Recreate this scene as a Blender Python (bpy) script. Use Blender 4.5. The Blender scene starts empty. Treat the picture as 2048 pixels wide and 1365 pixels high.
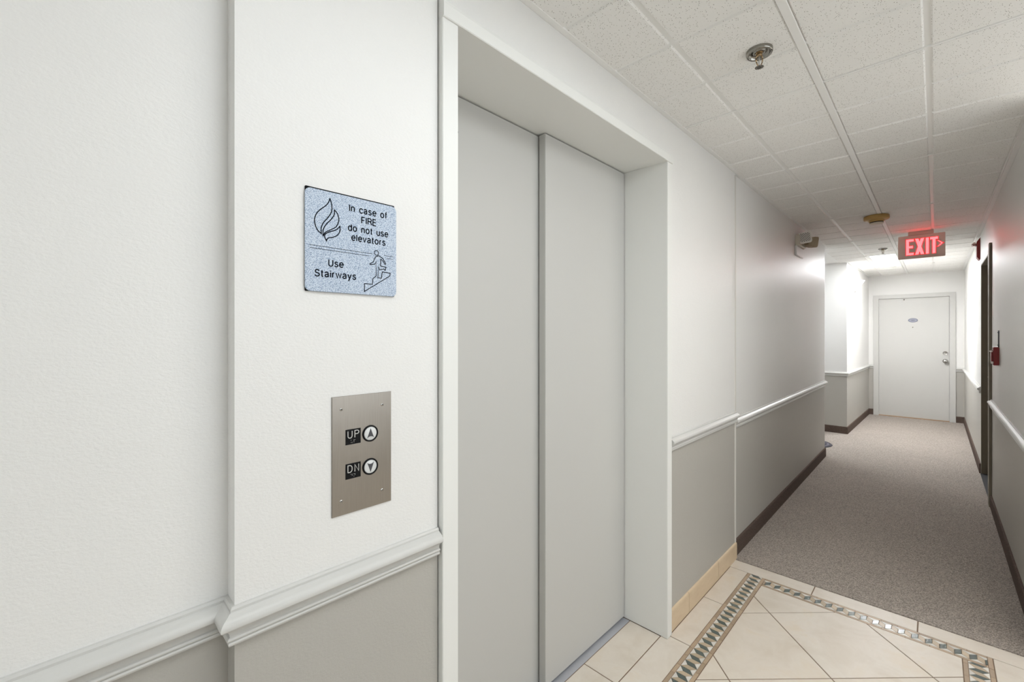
import bpy, bmesh, math, random
from mathutils import Vector, Matrix
random.seed(7)
SC = bpy.context.scene
COL = SC.collection
PI = math.pi

# ------------------------------------------------------------------ camera
F_PX = 868.0
YAW = math.atan(847.0 / 868.0)
cam_d = bpy.data.cameras.new('camera')
cam = bpy.data.objects.new('camera', cam_d)
COL.objects.link(cam)
cam.location = (0.88, 0.0, 1.376)
cam.rotation_euler = (PI / 2, 0, YAW)
cam_d.sensor_fit = 'HORIZONTAL'
cam_d.sensor_width = 36.0
cam_d.lens = F_PX / 2048.0 * 36.0
cam_d.shift_y = -13.5 / 2048.0
cam_d.clip_start = 0.02
SC.camera = cam

# ------------------------------------------------------------------ world, exposure
w = bpy.data.worlds.new('world')
SC.world = w
w.use_nodes = True
w.node_tree.nodes['Background'].inputs[0].default_value = (0.9, 0.95, 1, 1)
w.node_tree.nodes['Background'].inputs[1].default_value = 1.0
SC.view_settings.view_transform = 'Standard'
SC.view_settings.look = 'None'
SC.view_settings.gamma = 1.0
SC.view_settings.use_curve_mapping = False
SC.view_settings.exposure = 0.7
# fill light added at the made-up lobby window (east wall of the lobby)
WIN = (0.25, 2.45, 0.85, 2.15)      # y0, y1, z0, z1
win_fill_d = bpy.data.lights.new('window_fill', 'AREA')
win_fill_d.shape = 'RECTANGLE'
win_fill_d.size = WIN[3] - WIN[2]
win_fill_d.size_y = WIN[1] - WIN[0]
win_fill_d.energy = 9.5
win_fill_d.color = (0.88, 0.95, 1.0)
win_fill = bpy.data.objects.new('window_fill', win_fill_d)
COL.objects.link(win_fill)
win_fill.location = (2.84, (WIN[0] + WIN[1]) / 2, (WIN[2] + WIN[3]) / 2)
win_fill.rotation_euler = (0, PI / 2, 0)
PANEL_NEAR = 2.8       # radiance of the fluorescent diffusers
FILL_BACK = 7.0  # added panel behind the camera
FILL_LOBBY = 9.5  # added panels of the made-up lobby, this and the next
FILL_LOBBY_B = 0.5
PANEL_FAR = 33.0
PANEL_SIDE = 10.0
SCONCE = 3.0

# ------------------------------------------------------------------ materials
def lin(r, g, b):
    def f(c):
        c /= 255.0
        return c / 12.92 if c <= 0.04045 else ((c + 0.055) / 1.055) ** 2.4
    return (f(r), f(g), f(b), 1.0)

MATS = {}
class NT:
    def __init__(s, name):
        s.m = bpy.data.materials.new(name)
        s.m.use_nodes = True
        s.t = s.m.node_tree
        s.b = s.t.nodes['Principled BSDF']
        MATS[name] = s.m
    def n(s, typ, **kw):
        nd = s.t.nodes.new(typ)
        for k, v in kw.items():
            setattr(nd, k, v)
        return nd
    def l(s, a, b):
        s.t.links.new(a, b)
    def set(s, **kw):
        for k, v in kw.items():
            s.b.inputs[k.replace('_', ' ')].default_value = v
    def pos(s, scale=(1, 1, 1), rot=(0, 0, 0)):
        g = s.n('ShaderNodeNewGeometry')
        mp = s.n('ShaderNodeMapping')
        mp.inputs['Scale'].default_value = scale
        mp.inputs['Rotation'].default_value = rot
        s.l(g.outputs['Position'], mp.inputs['Vector'])
        return mp.outputs['Vector']
    def noise(s, vec, scale, detail=2, rough=0.5, dist=0.0):
        nd = s.n('ShaderNodeTexNoise')
        nd.inputs['Scale'].default_value = scale
        nd.inputs['Detail'].default_value = detail
        nd.inputs['Roughness'].default_value = rough
        nd.inputs['Distortion'].default_value = dist
        s.l(vec, nd.inputs['Vector'])
        return nd
    def voro(s, vec, scale, rand=1.0):
        nd = s.n('ShaderNodeTexVoronoi')
        nd.inputs['Scale'].default_value = scale
        nd.inputs['Randomness'].default_value = rand
        s.l(vec, nd.inputs['Vector'])
        return nd
    def ramp(s, fac, stops):
        nd = s.n('ShaderNodeValToRGB')
        e = nd.color_ramp.elements
        while len(e) < len(stops):
            e.new(0.5)
        for i, (p, c) in enumerate(stops):
            e[i].position = p
            e[i].color = c if len(c) == 4 else (*c, 1)
        s.l(fac, nd.inputs['Fac'])
        return nd.outputs['Color']
    def mix(s, fac, a, b, blend='MIX'):
        nd = s.n('ShaderNodeMix', data_type='RGBA', blend_type=blend)
        for sock, v in ((nd.inputs[0], fac), (nd.inputs[6], a), (nd.inputs[7], b)):
            if hasattr(v, 'links'):
                s.l(v, sock)
            else:
                sock.default_value = v
        return nd.outputs[2]
    def math(s, op, a, b=0.0):
        nd = s.n('ShaderNodeMath', operation=op)
        for sock, v in ((nd.inputs[0], a), (nd.inputs[1], b)):
            if hasattr(v, 'links'):
                s.l(v, sock)
            else:
                sock.default_value = v
        return nd.outputs[0]
    def color(s, c):
        if hasattr(c, 'links'):
            s.l(c, s.b.inputs['Base Color'])
        else:
            s.b.inputs['Base Color'].default_value = c
    def bump(s, h, strength=0.2, dist=0.001):
        nd = s.n('ShaderNodeBump')
        nd.inputs['Strength'].default_value = strength
        nd.inputs['Distance'].default_value = dist
        s.l(h, nd.inputs['Height'])
        s.l(nd.outputs['Normal'], s.b.inputs['Normal'])

def plain(name, rgb, rough=0.5, metal=0.0, emit=None, es=0.0, bump=None):
    t = NT(name)
    t.color(lin(*rgb))
    t.set(Roughness=rough, Metallic=metal)
    if emit:
        t.b.inputs['Emission Color'].default_value = emit
        t.b.inputs['Emission Strength'].default_value = es
    if bump:
        t.bump(t.noise(t.pos(), bump[0], 3).outputs['Fac'], bump[1], bump[2])
    return t.m

def wall_paint(name, rgb, rough):
    t = NT(name)
    p = t.pos((1, 0.6, 1))
    big = t.noise(p, 3.0, 3)
    c0 = lin(*rgb)
    c1 = lin(*[x - 4 for x in rgb])
    t.color(t.mix(big.outputs['Fac'], c0, c1))
    t.set(Roughness=rough)
    n1 = t.noise(p, 230, 3, 0.55, 0.3)
    n2 = t.noise(p, 38, 2)
    h = t.math('ADD', n1.outputs['Fac'], t.math('MULTIPLY', n2.outputs['Fac'], 0.7))
    t.bump(h, 0.5, 0.0016)
    return t.m

wall_paint('wall_white', (238, 237, 234), 0.42)
wall_paint('wall_grey', (184, 181, 174), 0.42)
plain('rail_white', (208, 207, 203), 0.36, bump=(60, 0.12, 0.001))
plain('bead_white', (222, 219, 213), 0.5)
plain('frame_metal', (236, 236, 232), 0.42, bump=(40, 0.05, 0.001))
plain('door_metal', (199, 198, 194), 0.48, bump=(25, 0.05, 0.001))
plain('dark_gap', (22, 20, 18), 0.9)
plain('tee_white', (244, 243, 240), 0.45)
plain('white_paint', (206, 205, 201), 0.45)
plain('taupe_frame', (126, 118, 102), 0.55)
plain('light_taupe', (168, 160, 144), 0.5)
plain('black_rubber', (24, 24, 27), 0.6)
plain('wood_sill', (176, 140, 104), 0.6)
plain('bright_metal', (190, 188, 184), 0.25, 1.0)
plain('chrome_dark', (150, 147, 140), 0.22, 1.0)
plain('brass_tint', (190, 165, 130), 0.3, 1.0)
plain('black_plastic', (8, 8, 10), 0.45)
MATS['black_plastic'].node_tree.nodes['Principled BSDF'].inputs['Specular IOR Level'].default_value = 0.2
plain('letter_silver', (205, 204, 200), 0.35, 0.3)
plain('lens_white', (222, 223, 222), 0.25)
plain('arrow_grey', (72, 72, 76), 0.4)
plain('ink', (8, 12, 24), 0.7)
MATS['ink'].node_tree.nodes['Principled BSDF'].inputs['Specular IOR Level'].default_value = 0.1
plain('sign_black', (14, 15, 18), 0.7)
MATS['sign_black'].node_tree.nodes['Principled BSDF'].inputs['Specular IOR Level'].default_value = 0.15
plain('alarm_red', (128, 10, 14), 0.4)
plain('alarm_white', (235, 226, 222), 0.4)
plain('clear_lens', (240, 205, 195), 0.15)
plain('exit_plate', (240, 229, 217), 0.5)
plain('exit_red', (255, 90, 95), 0.4, emit=(1.0, 0.05, 0.055, 1), es=4.2)
plain('exit_edge', (190, 20, 24), 0.5, emit=(1.0, 0.03, 0.03, 1), es=0.5)
plain('detector_tan', (196, 160, 98), 0.5)
plain('detector_white', (226, 216, 200), 0.45)
plain('fixture_cream', (216, 208, 194), 0.45)
plain('fixture_white', (236, 234, 228), 0.4)
plain('fixture_tan', (172, 156, 132), 0.5)
plain('grille_hole', (120, 112, 112), 0.5)
plain('diffuser_near', (250, 250, 250), 0.5, emit=(0.9, 0.955, 1, 1), es=PANEL_NEAR)
plain('fill_diffuser_lobby', (250, 250, 250), 0.5, emit=(1, 0.965, 0.91, 1), es=FILL_LOBBY)
plain('fill_diffuser_lobby_b', (250, 250, 250), 0.5, emit=(0.9, 0.955, 1, 1), es=FILL_LOBBY_B)
plain('fill_diffuser_back', (250, 250, 250), 0.5, emit=(0.9, 0.955, 1, 1), es=FILL_BACK)
plain('diffuser_far', (250, 250, 250), 0.5, emit=(0.97, 0.98, 1, 1), es=PANEL_FAR)
plain('diffuser_side', (250, 250, 250), 0.5, emit=(0.9, 0.955, 1, 1), es=PANEL_SIDE)
plain('sconce_glass', (250, 246, 238), 0.4, emit=(1, 0.95, 0.86, 1), es=1.6)
plain('sconce_bulb', (255, 246, 230), 0.4, emit=(1, 0.9, 0.74, 1), es=SCONCE)
plain('plaque_blue', (150, 152, 166), 0.4)
plain('plaque_dark', (84, 88, 104), 0.4)
plain('mat_dark', (58, 56, 64), 0.8)
plain('mat_mid', (98, 95, 106), 0.8)
plain('mat_light', (150, 147, 152), 0.8)

gt = NT('window_glass')
gt.set(Roughness=0.02)
gt.b.inputs['Transmission Weight'].default_value = 1.0

def make_ceiling_mat():
    t = NT('ceiling_tile')
    p = t.pos()
    dn = t.noise(p, 60, 2)
    v = t.n('ShaderNodeVectorMath', operation='MULTIPLY_ADD')
    t.l(dn.outputs['Color'], v.inputs[0])
    v.inputs[1].default_value = (0.007, 0.007, 0.007)
    t.l(p, v.inputs[2])
    mp = t.n('ShaderNodeMapping')
    mp.inputs['Scale'].default_value = (1.0, 0.55, 1)
    mp.inputs['Rotation'].default_value = (0, 0, 0.5)
    t.l(v.outputs[0], mp.inputs['Vector'])
    vo = t.voro(mp.outputs[0], 270)
    pit = t.math('LESS_THAN', vo.outputs['Distance'], 0.27)
    sep = t.n('ShaderNodeSeparateColor')
    t.l(vo.outputs['Color'], sep.inputs[0])
    keep = t.math('GREATER_THAN', sep.outputs[0], 0.68)
    pit = t.math('MULTIPLY', pit, keep)
    vo2 = t.voro(p, 420)
    pit2 = t.math('LESS_THAN', vo2.outputs['Distance'], 0.2)
    sep2 = t.n('ShaderNodeSeparateColor')
    t.l(vo2.outputs['Color'], sep2.inputs[0])
    pit2 = t.math('MULTIPLY', pit2, t.math('GREATER_THAN', sep2.outputs[1], 0.8))
    al = t.math('MAXIMUM', pit, t.math('MULTIPLY', pit2, 0.6))
    base = t.mix(t.noise(p, 2.2, 2).outputs['Fac'], lin(247, 246, 243), lin(242, 240, 236))
    t.color(t.mix(t.math('MULTIPLY', al, 0.75), base, lin(132, 124, 112)))
    t.set(Roughness=0.85)
    t.bump(t.math('SUBTRACT', t.noise(p, 300, 2).outputs['Fac'], t.math('MULTIPLY', al, 2.0)), 0.35, 0.001)
make_ceiling_mat()

def make_floor_mat():
    t = NT('floor_tile')
    oi = t.n('ShaderNodeObjectInfo')
    p = t.pos()
    a = t.noise(p, 6, 4, 0.6, 0.6)
    b = t.noise(p, 45, 3, 0.6)
    c = t.ramp(a.outputs['Fac'], [(0.3, lin(214, 204, 190)), (0.55, lin(226, 218, 207)), (0.75, lin(222, 209, 190))])
    c = t.mix(t.math('MULTIPLY', b.outputs['Fac'], 0.25), c, lin(206, 192, 172))
    c = t.mix(t.math('MULTIPLY', oi.outputs['Random'], 0.25), c, lin(216, 200, 178))
    t.color(c)
    t.set(Roughness=0.42)
    t.bump(t.noise(p, 30, 4, 0.6).outputs['Fac'], 0.12, 0.002)
make_floor_mat()

def make_base_tile():
    t = NT('base_tile')
    p = t.pos((1, 0.35, 1))
    a = t.noise(p, 40, 3, 0.6)
    t.color(t.mix(a.outputs['Fac'], lin(222, 202, 172), lin(206, 182, 150)))
    t.set(Roughness=0.4)
make_base_tile()

def stone(name, ca, cb, rough=0.45, scale=90):
    t = NT(name)
    oi = t.n('ShaderNodeObjectInfo')
    p = t.pos()
    a = t.noise(p, scale, 3, 0.6)
    c = t.mix(a.outputs['Fac'], lin(*ca), lin(*cb))
    c = t.mix(t.math('MULTIPLY', oi.outputs['Random'], 0.55), c, lin(*[int((x + y) / 2 * 0.78) for x, y in zip(ca, cb)]))
    t.color(c)
    t.set(Roughness=rough)
stone('stone_green', (86, 98, 94), (112, 120, 114), 0.22)
stone('stone_tan', (186, 165, 138), (208, 190, 164), 0.35)
stone('stone_white', (224, 218, 208), (236, 232, 224), 0.35)
stone('stone_rail', (172, 148, 122), (196, 174, 148), 0.4)
stone('grout', (150, 126, 106), (136, 114, 96), 0.9)

def make_carpet(name, hi, lo):
    t = NT(name)
    p = t.pos((1, 1, 1), (0, 0, 0.78))
    mp = t.n('ShaderNodeMapping')
    mp.inputs['Scale'].default_value = (1, 0.55, 1)
    t.l(p, mp.inputs['Vector'])
    vo = t.voro(mp.outputs[0], 340, 0.6)
    sep = t.n('ShaderNodeSeparateColor')
    t.l(vo.outputs['Color'], sep.inputs[0])
    nz = t.noise(t.pos(), 900, 2)
    h = t.math('SUBTRACT', 1.0, vo.outputs['Distance'])
    c = t.mix(t.math('SMOOTH_MIN', sep.outputs[0], 1.0), lin(*lo), lin(*hi))
    c = t.mix(t.math('MULTIPLY', vo.outputs['Distance'], 0.75), c, lin(*[int(x * 0.45) for x in lo]))
    c = t.mix(t.math('MULTIPLY', nz.outputs['Fac'], 0.2), c, lin(*[min(255, int(x * 1.15)) for x in hi]))
    c = t.mix(t.math('MULTIPLY', t.noise(t.pos(), 1.6, 3).outputs['Fac'], 0.18), c, lin(*hi))
    t.color(c)
    t.set(Roughness=0.95)
    t.b.inputs['Specular IOR Level'].default_value = 0.15
    t.bump(h, 0.9, 0.004)
make_carpet('carpet', (238, 224, 212), (112, 97, 88))
make_carpet('carpet_base', (132, 114, 104), (84, 70, 64))

def make_steel():
    t = NT('brushed_steel')
    p = t.pos((1, 900, 14))
    n = t.noise(p, 1.0, 3, 0.6)
    q = t.noise(t.pos(), 14, 3)
    t.color(t.mix(n.outputs['Fac'], lin(150, 143, 135), lin(172, 166, 158)))
    t.set(Metallic=1.0)
    r = t.math('ADD', t.math('MULTIPLY', q.outputs['Fac'], 0.12), 0.27)
    t.l(r, t.b.inputs['Roughness'])
    t.bump(n.outputs['Fac'], 0.05, 0.0004)
make_steel()

def make_sill():
    t = NT('sill_aluminium')
    n = t.noise(t.pos((1, 30, 1)), 40, 3, 0.6)
    t.color(t.mix(n.outputs['Fac'], lin(176, 178, 186), lin(206, 207, 212)))
    t.set(Metallic=0.35, Roughness=0.45)
make_sill()

def make_granite():
    t = NT('sign_granite')
    p = t.pos()
    a = t.noise(p, 620, 2, 0.6)
    b = t.noise(p, 380, 2, 0.6)
    c = t.ramp(a.outputs['Fac'], [(0.36, lin(104, 126, 160)), (0.47, lin(178, 194, 214)), (0.60, lin(214, 223, 234))])
    d = t.ramp(b.outputs['Fac'], [(0.30, lin(70, 88, 120)), (0.37, (1, 1, 1, 1))])
    t.color(t.mix(0.8, c, d, 'MULTIPLY'))
    t.set(Roughness=0.5)
make_granite()

# ------------------------------------------------------------------ mesh helpers
def mesh_obj(name, bm, mats, parent=None, smooth=False, loc=None):
    bmesh.ops.recalc_face_normals(bm, faces=bm.faces[:])
    me = bpy.data.meshes.new(name)
    bm.to_mesh(me)
    bm.free()
    if isinstance(mats, str):
        mats = [mats]
    for m in mats:
        me.materials.append(MATS[m])
    if smooth:
        for p in me.polygons:
            p.use_smooth = True
    o = bpy.data.objects.new(name, me)
    COL.objects.link(o)
    if loc:
        o.location = loc
    if parent:
        o.parent = parent
    return o

def tag(o, label, cat, group=None, kind=None):
    o['label'] = label
    o['category'] = cat
    if group:
        o['group'] = group
    if kind:
        o['kind'] = kind
    return o

def thing(name, label, cat, group=None, kind=None, loc=(0, 0, 0)):
    o = bpy.data.objects.new(name, None)
    COL.objects.link(o)
    o.empty_display_size = 0.05
    o.location = loc
    return tag(o, label, cat, group, kind)

def part(name, bm, mat, parent, smooth=False):
    """mesh given in world coordinates, attached to an empty that may be moved"""
    o = mesh_obj(name, bm, mat, None, smooth)
    o.parent = parent
    base = Vector(parent.location)
    if parent.parent:
        base = base + Vector(parent.parent.location)
    if base.length > 0:
        for v in o.data.vertices:
            v.co -= base
    return o

def box(bm, x0, x1, y0, y1, z0, z1, bev=0.0, mi=0, seg=2):
    t = bmesh.new()
    vs = [t.verts.new((x, y, z)) for z in (z0, z1) for y in (y0, y1) for x in (x0, x1)]
    for f in ((0, 2, 3, 1), (4, 5, 7, 6), (0, 1, 5, 4), (2, 6, 7, 3), (0, 4, 6, 2), (1, 3, 7, 5)):
        t.faces.new([vs[i] for i in f])
    if bev > 0:
        bmesh.ops.bevel(t, geom=t.edges[:], offset=bev, segments=seg, affect='EDGES')
    merge(bm, t, mi)

def merge(bm, t, mi=0, M=None):
    mp = {}
    for v in t.verts:
        mp[v] = bm.verts.new(M @ v.co if M else v.co)
    for f in t.faces:
        nf = bm.faces.new([mp[v] for v in f.verts])
        nf.material_index = mi
        nf.smooth = f.smooth
    t.free()

def bx(*a, **k):
    bm = bmesh.new()
    box(bm, *a, **k)
    return bm

def inset(poly, d):
    n = len(poly)
    area = sum(poly[i][0] * poly[(i + 1) % n][1] - poly[(i + 1) % n][0] * poly[i][1] for i in range(n))
    if area < 0:
        poly = poly[::-1]
    out = []
    for i in range(n):
        p0, p1, p2 = Vector(poly[i - 1]), Vector(poly[i]), Vector(poly[(i + 1) % n])
        a, b = (p1 - p0).normalized(), (p2 - p1).normalized()
        na, nb = Vector((-a.y, a.x)), Vector((-b.y, b.x))
        den = 1 + na.dot(nb)
        q = p1 + (na + nb) * (d / max(den, 0.12))
        out.append((q.x, q.y))
    return out

def clip_poly(poly, a, b, c):
    """keep a*x+b*y<=c"""
    out = []
    for i in range(len(poly)):
        p, q = poly[i], poly[(i + 1) % len(poly)]
        dp, dq = a * p[0] + b * p[1] - c, a * q[0] + b * q[1] - c
        if dp <= 0:
            out.append(p)
        if (dp < 0 < dq) or (dq < 0 < dp):
            s = dp / (dp - dq)
            out.append((p[0] + s * (q[0] - p[0]), p[1] + s * (q[1] - p[1])))
    cl = []
    for p in out:
        if not cl or math.dist(p, cl[-1]) > 1e-4:
            cl.append(p)
    if len(cl) > 1 and math.dist(cl[0], cl[-1]) < 1e-4:
        cl.pop()
    return cl

def prism(bm, poly, z0, z1, cham=0.0, mi=0):
    n = len(poly)
    lay = [(poly, z0)]
    if cham > 0:
        lay += [(inset(poly, 0), z1 - cham), (inset(poly, cham), z1)]
        lay[0] = (inset(poly, 0), z0)
    else:
        lay += [(poly, z1)]
    rows = [[bm.verts.new((p[0], p[1], z)) for p in pl] for pl, z in lay]
    for r0, r1 in zip(rows, rows[1:]):
        for i in range(n):
            bm.faces.new((r0[i], r0[(i + 1) % n], r1[(i + 1) % n], r1[i])).material_index = mi
    bm.faces.new(rows[-1]).material_index = mi
    bm.faces.new(rows[0][::-1]).material_index = mi

def wallprism(bm, poly, z0=-0.05, z1=2.42, split=None):
    if split:
        prism(bm, poly, z0, split, mi=1)
        prism(bm, poly, split, z1, mi=0)
    else:
        prism(bm, poly, z0, z1)

def sweep(bm, path, prof, z, smooth=True):
    """profile (projection, height) swept along an XY path; room is on the path's right hand"""
    n = len(path)
    rows = []
    for i, p in enumerate(path):
        p = Vector(p)
        ns = []
        if i > 0:
            d = (p - Vector(path[i - 1])).normalized()
            ns.append(Vector((d.y, -d.x)))
        if i < n - 1:
            d = (Vector(path[i + 1]) - p).normalized()
            ns.append(Vector((d.y, -d.x)))
        m = ns[0] if len(ns) == 1 else (ns[0] + ns[1]) / (1 + ns[0].dot(ns[1]))
        rows.append([bm.verts.new((p.x + m.x * a, p.y + m.y * a, z + h)) for a, h in prof])
    k = len(prof)
    for r0, r1 in zip(rows, rows[1:]):
        for j in range(k):
            bm.faces.new((r0[j], r1[j], r1[(j + 1) % k], r0[(j + 1) % k]))
    bm.faces.new(rows[0])
    bm.faces.new(rows[-1][::-1])

def lathe(bm, prof, M=Matrix(), seg=24, mi=0, smooth=True, ang=2 * PI, a0=0.0):
    """profile of (radius, height) turned about local z"""
    full = abs(ang - 2 * PI) < 1e-6
    cnt = seg if full else seg + 1
    rows = []
    for r, h in prof:
        if r < 1e-6:
            rows.append([bm.verts.new(M @ Vector((0, 0, h)))] * cnt)
        else:
            rows.append([bm.verts.new(M @ Vector((r * math.cos(a0 + ang * i / seg), r * math.sin(a0 + ang * i / seg), h))) for i in range(cnt)])
    for r0, r1 in zip(rows, rows[1:]):
        for i in range(seg):
            j = (i + 1) % cnt
            vs = []
            for v in (r0[i], r0[j], r1[j], r1[i]):
                if v not in vs:
                    vs.append(v)
            if len(vs) > 2:
                f = bm.faces.new(vs)
                f.material_index = mi
                f.smooth = smooth

def rod(bm, a, b, r, seg=8, mi=0):
    a, b = Vector(a), Vector(b)
    q = (b - a).to_track_quat('Z', 'Y').to_matrix().to_4x4()
    lathe(bm, [(0, 0), (r, 0), (r, (b - a).length), (0, (b - a).length)], Matrix.Translation(a) @ q, seg, mi)

# local plane frames: (x right, y up, z towards viewer)
def wallX(x, y, z):      # plate on the left wall, faces +X
    return Matrix(((0, 0, 1, x), (1, 0, 0, y), (0, 1, 0, z), (0, 0, 0, 1)))
def wallY(x, y, z):      # plate facing -Y
    return Matrix(((1, 0, 0, x), (0, 0, -1, y), (0, 1, 0, z), (0, 0, 0, 1)))

def rrect(wd, ht, r, seg=5):
    pts = []
    for cx, cy, a in ((wd - r, ht - r, 0), (r, ht - r, 90), (r, r, 180), (wd - r, r, 270)):
        for i in range(seg + 1):
            t = math.radians(a + 90 * i / seg)
            pts.append((cx + r * math.cos(t), cy + r * math.sin(t)))
    return pts

def plate(poly, z0, z1, M, cham=0.0, bm=None, mi=0):
    bm = bm or bmesh.new()
    t = bmesh.new()
    prism(t, poly, z0, z1, cham)
    merge(bm, t, mi, M)
    return bm

def stroke(bm, pts, wd, M, z0, z1, closed=False):
    pts = [Vector(p) for p in pts]
    n = len(pts)
    rows = []
    for i in range(n):
        ds = []
        if closed or i > 0:
            ds.append((pts[i] - pts[i - 1]).normalized())
        if closed or i < n - 1:
            ds.append((pts[(i + 1) % n] - pts[i]).normalized())
        ns = [Vector((-d.y, d.x)) for d in ds]
        m = ns[0] if len(ns) == 1 else (ns[0] + ns[1]) / max(1 + ns[0].dot(ns[1]), 0.35)
        rows.append([bm.verts.new(M @ Vector((q.x, q.y, z))) for q, z in ((pts[i] + m * wd / 2, z0), (pts[i] + m * wd / 2, z1), (pts[i] - m * wd / 2, z1), (pts[i] - m * wd / 2, z0))])
    for i in range(n if closed else n - 1):
        r0, r1 = rows[i], rows[(i + 1) % n]
        for j in range(4):
            bm.faces.new((r0[j], r1[j], r1[(j + 1) % 4], r0[(j + 1) % 4]))
    if not closed:
        bm.faces.new(rows[0])
        bm.faces.new(rows[-1][::-1])

def catmull(pts, sub=6):
    P = [pts[0]] + list(pts) + [pts[-1]]
    out = []
    for i in range(1, len(P) - 2):
        for s in range(sub):
            t = s / sub
            out.append(tuple(0.5 * (2 * P[i][k] + (P[i + 1][k] - P[i - 1][k]) * t + (2 * P[i - 1][k] - 5 * P[i][k] + 4 * P[i + 1][k] - P[i + 2][k]) * t * t + (3 * P[i][k] - P[i - 1][k] - 3 * P[i + 1][k] + P[i + 2][k]) * t ** 3) for k in (0, 1)))
    out.append(tuple(pts[-1]))
    return out

# ------------------------------------------------------------------ dimensions
ZC = 2.365            # underside of the ceiling tiles
XR = 1.20             # right wall
YE = 9.64             # end wall
XF = -0.012           # corridor left wall beyond the elevator
YS = 2.868            # step between the two left wall planes
YO = 5.95             # start of the side passage
YK = 7.49             # far wall of the side passage
YL = 2.82             # the added, unseen lobby opens to the right before this line
YB = -4.2             # wall behind the camera
RAIL_N, RAIL_F = 0.901, 0.860

# ------------------------------------------------------------------ walls
def wall(name, polys, label, split):
    bm = bmesh.new()
    for p in polys:
        if isinstance(p, tuple):
            wallprism(bm, p[0], p[1], p[2], p[3] if len(p) > 3 else None)
        else:
            wallprism(bm, p, split=split)
    o = mesh_obj(name, bm, ['wall_white', 'wall_grey'])
    return tag(o, label, 'wall', kind='structure')

def R(x0, x1, y0, y1):
    return [(x0, y0), (x1, y0), (x1, y1), (x0, y1)]

wall('wall_left', [R(-0.32, -0.045, YB, 0.205), R(-0.32, 0.0, 0.205, 0.638)],
     'white over grey wall with the fire notice and the call panel', 0.87)
wall('wall_upper', [(R(-0.32, 0.0, 0.638, 1.936), 2.208, 2.42)], 'white wall strip above the elevator frame', 0.87)
wall('wall_middle', [R(-0.32, 0.0, 1.936, YS)], 'white over grey wall between the elevator frame and the wall step', 0.87)
wall('wall_corridor', [R(-0.32, XF, YS, YO), R(-2.3, -0.32, 5.7, YO)],
     'white over grey corridor wall below the twin emergency lamps', 0.83)
wall('wall_far', [[(-2.3, YK), (0.008, YK), (0.062, 9.85), (-2.3, 9.85)]],
     'bright white over grey wall carrying the wall sconce', 0.83)
wall('wall_end', [R(-0.05, 0.165, YE, 9.85), R(1.062, 1.45, YE, 9.85), (R(0.165, 1.062, YE, 9.85), 1.985, 2.42)],
     'white over grey wall around the white apartment door', 0.83)
wall('wall_right', [R(XR, 1.45, YL, 5.2), R(XR, 1.45, 6.27, YE), (R(XR, 1.45, 5.2, 6.27), 2.062, 2.42)],
     'white over grey wall with the red fire alarm pull station', 0.83)
wall('wall_back', [R(-0.32, 1.45, YB - 0.15, YB)], 'wall closing the corridor opposite the apartment door', 0.87)
wall('wall_added_lobby', [R(1.45, 2.95, YL, YL + 0.2), R(2.8, 2.95, -0.6, WIN[0]), R(2.8, 2.95, WIN[1], YL), (R(2.8, 2.95, WIN[0], WIN[1]), -0.05, WIN[2]), (R(2.8, 2.95, WIN[0], WIN[1]), WIN[3], 2.42), R(1.2, 2.95, -0.8, -0.6), R(1.2, 1.45, YB, -0.8)],
     'white over grey walls of the unseen lobby added opposite the elevator', 0.83)  # lobby added so soft side light reaches the elevator wall and corridor
wall('wall_side', [R(-2.45, -2.3, 5.7, 9.85)], 'wall closing the side passage', 0.83)

# corner bead at the end of the tiled part of the left wall
bm = bmesh.new()
box(bm, -0.012, 0.0035, YS - 0.016, YS + 0.0035, 0.10, 2.352, 0.0012)
tag(mesh_obj('trim_1', bm, 'bead_white'), 'thin white corner bead at the end of the wall beside the elevator', 'trim', kind='structure')

# unseen lobby window, added to brighten ceiling and door soffit
wn = bpy.data.objects.new('added_window_1', None)
COL.objects.link(wn)
tag(wn, 'white framed window added in the unseen lobby opposite the elevator', 'window', kind='structure')
bm = bmesh.new()
for r in ((WIN[0], WIN[0] + 0.05, WIN[2], WIN[3]), (WIN[1] - 0.05, WIN[1], WIN[2], WIN[3]), (WIN[0] + 0.05, WIN[1] - 0.05, WIN[2], WIN[2] + 0.05), (WIN[0] + 0.05, WIN[1] - 0.05, WIN[3] - 0.05, WIN[3])):
    box(bm, 2.86, 2.92, *r)
mesh_obj('window_frame', bm, 'white_paint', wn)
mesh_obj('pane', bx(2.885, 2.891, WIN[0] + 0.05, WIN[1] - 0.05, WIN[2] + 0.05, WIN[3] - 0.05), 'window_glass', wn)
mesh_obj('window_sill', bx(2.76, 2.86, WIN[0] - 0.03, WIN[1] + 0.03, WIN[2] - 0.03, WIN[2], 0.004), 'white_paint', wn)

# ------------------------------------------------------------------ chair rails
RP = [(0, 0), (0.0055, 0), (0.008, -0.0035), (0.0082, -0.0075), (0.0112, -0.0088), (0.0128, -0.0105), (0.017, -0.0125), (0.0215, -0.0155), (0.0248, -0.0195),
      (0.0262, -0.024), (0.0258, -0.028), (0.0235, -0.031), (0.0195, -0.0332), (0.0150, -0.0355), (0.0118, -0.039), (0.0098, -0.0435), (0.0092, -0.0485),
      (0.0118, -0.0497), (0.0138, -0.0522), (0.0128, -0.0548), (0.0095, -0.0560), (0.0112, -0.0573), (0.0122, -0.0605), (0.0108, -0.0638), (0.0, -0.0655)]
def rail(name, path, z, label, ends=True):
    bm = bmesh.new()
    sweep(bm, path, RP, z)
    o = mesh_obj(name, bm, 'rail_white')
    o.data.shade_smooth()
    bm2 = bmesh.new()
    bm2.from_mesh(o.data)
    for e in bm2.edges:
        e.smooth = len(e.link_faces) == 2 and e.calc_face_angle(0) < 0.42
    bm2.to_mesh(o.data)
    bm2.free()
    return tag(o, label, 'chair rail', kind='structure')
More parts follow.
